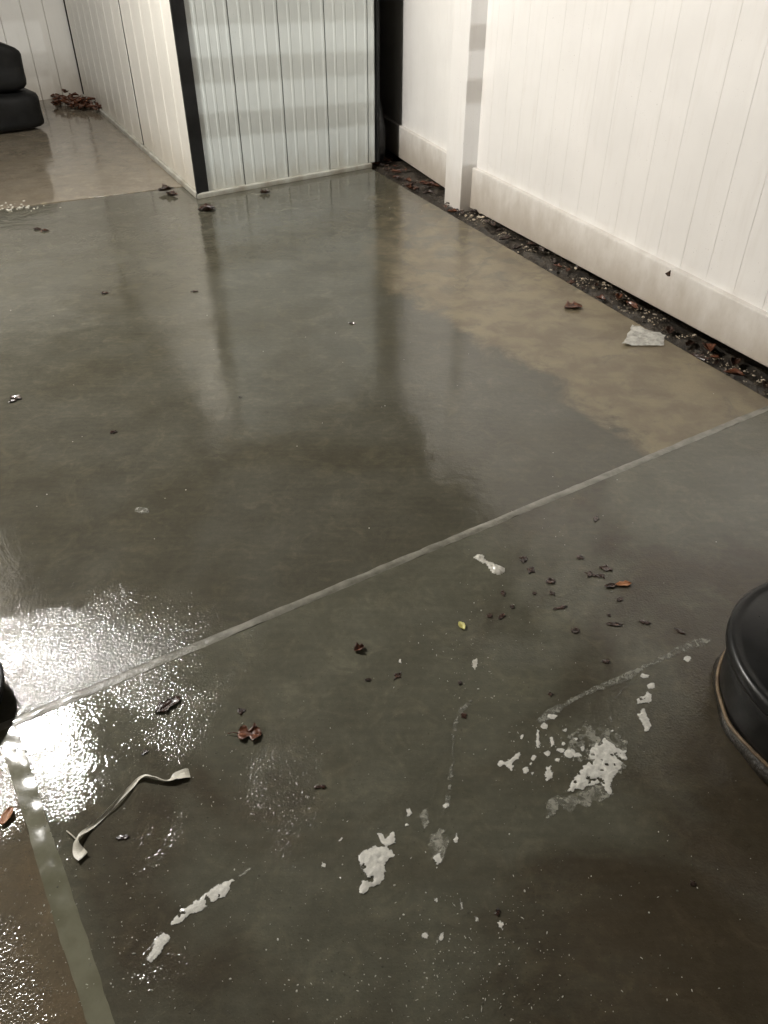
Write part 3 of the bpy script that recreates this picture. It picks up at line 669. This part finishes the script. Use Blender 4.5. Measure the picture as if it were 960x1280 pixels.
for i, (x, y, l, w, a) in enumerate([(655,700,.030,.014,1.2),(664,713,.034,.012,1.0),(688,727,.026,.024,.3),(700,760,.040,.010,.3),(738,718,.032,.016,-.4),(750,720,.026,.014,.2),(757,711,.036,.020,-.3),(768,781,.040,.012,-.1),(806,778,.028,.014,-.3),(849,789,.032,.012,-.8),(627,771,.024,.012,.8),(745,649,.034,.013,1.1),(719,789,.022,.016,.4),(757,827,.020,.014,.1),(302,889,.018,.012,.3),(181,941,.016,.012,.9),(153,1047,.026,.010,.1),(400,984,.024,.010,.1),(725,697,.020,.020,0),(690,742,.016,.012,.5),(668,742,.012,.01,.5),(629,742,.014,.012,.2),(640,759,.012,.012,.2),(575,854,.010,.010,.2),(612,770,.016,.012,.8),(775,750,.022,.014,.5),(761,769,.010,.009,0),(688,868,.012,.010,0),(622,1140,.016,.006,1.4),(866,1105,.012,.008,.4),(497,845,.020,.012,-.6),(460,850,.014,.008,.3),(580,895,.016,.009,.6)]):
    add_leaf('leaf_fragment', *(('small blackish leaf fragment clustered around the pale orange leaf tip', 'leaf fragment', M['leaf'], 'leaf fragments around the orange leaf tip') if x > 640 and y < 800 else ('small blackish leaf fragment lying around the white strap', 'leaf fragment', M['leaf'], 'leaf fragments around the strap') if x < 420 else ('small blackish leaf fragment near the yellow petal, foam scrap or plaster splashes', 'leaf fragment', M['leaf'], 'leaf fragments by petal and plaster')), px=x, py=y, length=l, width=w, ang=a, curl=random.uniform(-.05,.12), jag=random.uniform(.4,.9), lobes=random.choice((0,0,1,2)), n=8)
for i, (x, y, l) in enumerate([(440,405,.03),(142,541,.026),(20,498,.05),(16,502,.03),(47,287,.05),(56,289,.05),(131,367,.035),(243,365,.035),(300,497,.012)]):
    add_leaf('leaf_fragment', 'tiny dark leaf crumb on the smooth wet slab behind the joint', 'leaf fragment', M['leaf'], 'leaf crumbs behind the joint', px=x, py=y, length=l, width=l*.55, ang=random.uniform(-.5, .8), curl=.4, jag=.4, n=6)
for i, (x, y, l) in enumerate([(208,241,.11),(215,245,.09),(258,264,.10),(262,262,.07),(331,242,.07),(240,239,.06)]):
    add_leaf('leaf_fragment', 'dark dead leaf lying against the foot of the shed', 'leaf fragment', M['leaf'], 'dead leaves at the foot of the shed', px=x, py=y, length=l, width=l*.55, ang=random.uniform(-.5, 1.2), curl=.9, jag=.4, n=6, z=.012 if x < 210 else .002)
for i in range(95):
    a = random.choice((random.uniform(-1.3, -.35), random.uniform(-.2, 3.0))); q = strip_pt(a, random.uniform(.2, 1.0)) + UP*.006; l = random.uniform(.02, .085)
    add_leaf('dead_leaf', 'dark dead leaf in the soil along the white fence', 'leaf', random.choice((M['leaf'], M['leaf'], M['leafred'])), 'dead leaves along the fence', px=0, py=0, base=q, length=l, width=l*.5, ang=random.random()*6.3, curl=.9, jag=.35, n=6)
# black scrap stuck on the fence rail
d = ray(835, 341); t = (F0 + fnrm*.0185).dot(fnrm)/ (d.dot(fnrm)); t = ((F0 + fnrm*.0185 - Vector((0, 0, CAM_H))).dot(fnrm))/d.dot(fnrm)
q = Vector((0, 0, CAM_H)) + d*t; m = MB(); P = [(-.016, -.008), (.004, -.014), (.017, -.010), (.013, .016), (.002, .006)]
m.add([q + fe*a + UP*b for a, b in P] + [q + fe*a*.8 + UP*b*.8 + fnrm*.004 for a, b in P], [(0,1,2,3,4), (9,8,7,6,5)] + [(i, (i+1) % 5, 5+(i+1) % 5, 5+i) for i in range(5)])
tag(m.build('leaf_scrap', M['leaf'], None, q), 'black leaf scrap stuck to the bottom rail of the fence', 'leaf')

# ------------------------------------------------------------------ crumbs, grit and painted glint specks on the slabs
def px_scatter(n, fn, smin, smax, zoff=.3):
    out = []
    while len(out) < n:
        x, y = fn(); 
        if not (-30 < x < 990 and 200 < y < 1310): continue
        p = g(x, y); s = smin*(smax/smin)**(random.random()**1.8); out.append((p + UP*s*zoff, s, random.random()*6.3))
    return out
def cl(cx, cy, sx, sy): return lambda: (random.gauss(cx, sx), random.gauss(cy, sy))
pts = px_scatter(150, lambda: (random.uniform(60, 960), random.uniform(920, 1290)), .0008, .0022)
pts += px_scatter(330, cl(590, 1200, 85, 60), .0006, .0026) + px_scatter(120, cl(600, 830, 55, 45), .0008, .003) + px_scatter(60, cl(700, 720, 60, 50), .0008, .0024)
pts += px_scatter(150, cl(280, 1010, 90, 80), .0008, .0022) + px_scatter(120, cl(160, 1180, 40, 60), .0008, .0026) + px_scatter(90, cl(700, 940, 40, 30), .0008, .0022)
pts += px_scatter(160, cl(40, 1190, 40, 60), .0008, .0022) + px_scatter(70, cl(480, 1240, 140, 40), .0008, .0022)
scatter('plaster_crumbs_glints', M['crumb'], pts, 'tiny white plaster crumbs and painted glint specks over the wet front slab', 'crumbs', ROCK1)  # part of these white specks stand in for glints off the wet slab
pts = px_scatter(50, lambda: (random.uniform(0, 900), random.uniform(270, 700)), .0012, .0022) + px_scatter(60, lambda: (abs(random.gauss(0, 20)), random.gauss(259, 3)), .004, .010)  # second set: white specks standing in for glints of dribbling water
pts += px_scatter(40, cl(520, 258, 30, 8), .001, .003)
scatter('crumbs', M['crumb'], pts, 'few pale crumbs and painted water-glint specks on the smooth wet slab', 'crumbs', ROCK0)
k = NT('water_bead'); k.set(Base_Color=(.10, .095, .072), Roughness=.04, Coat_Weight=1.); M['bead'] = k.m
pts = px_scatter(350, lambda: (random.uniform(-20, 960), random.uniform(890, 1300)), .0007, .0022, .1) + px_scatter(400, cl(120, 960, 110, 70), .0007, .0022, .1) + px_scatter(300, cl(60, 780, 60, 70), .0007, .002, .1)
scatter('water_beads', M['bead'], pts, 'small beads of water standing on the slabs', 'water beads', [rock(1, 50, 2, .5)])

# ------------------------------------------------------------------ outside the frame: house with the lamp, rail fence by the porch lamp
H = Vector((-3.0, 0, 0)); house = empty('house', H); tag(house, 'cream lap-sided house at the yard edge carrying the lamp', 'house')
m = MB(); m.box((-4.6, -.05, 1.65), Vector((1.57, 0, 0)), Vector((0, 4.6, 0)), Vector((0, 0, 1.7))); m.build('wall', M['siding'], house, H)
for i in range(16):
    z = .1 + i*.2; m = MB()
    m.add([(-3.03, -4.65, z), (-3.0, -4.65, z), (-3.02, -4.65, z+.2), (-3.03, -4.65, z+.2), (-3.03, 4.55, z), (-3.0, 4.55, z), (-3.02, 4.55, z+.2), (-3.03, 4.55, z+.2)], [(0,1,2,3), (4,7,6,5), (1,5,6,2), (0,4,5,1), (3,2,6,7)])
    m.build('siding_board', M['siding'], house, H)
m = MB(); m.prism([(-6.4, -4.9), (-2.8, -4.9), (-2.8, 4.75), (-6.4, 4.75)], 3.36, 3.5); m.build('roof', M['roofing'], house, H)

tb = .30; axis = Vector((-.60, 5.43, 0)) - Vector((LAMP_B.x, LAMP_B.y, 0)); rc = Vector((LAMP_B.x, LAMP_B.y, 0)) + axis*tb
ra = axis.normalized(); rs = Vector((-ra.y, ra.x, 0)); 
if rs.x < 0: rs = -rs
rf = empty('rail_fence', rc); tag(rf, 'wooden rail fence by the porch lamp, with added light-blocking lower boards', 'fence')
def zr(zb): return LAMP_B.z + tb*(zb - LAMP_B.z)
for zb in (.32, .615, .91, 1.21, 1.51, 1.81):
    m = MB(); m.box(rc + UP*zr(zb), rs*2.4, ra*.008, UP*.019); m.build('rail', M['dirtfar'], rf, rc)
ztop = zr(-.12)
for i in range(30):  # unseen boards added to keep the lamp's light off the near floor
    m = MB(); m.box(rc + rs*(-2.32 + i*.16) - ra*.012 + UP*ztop/2, rs*.079, ra*.010, UP*ztop/2); m.build('board', M['dirtfar'], rf, rc)
for s_ in (-1, 1):
    m = MB(); m.box(rc + rs*s_*2.45 + UP*1.1, rs*.045, ra*.045, UP*1.1); m.build('post', M['dirtfar'], rf, rc)
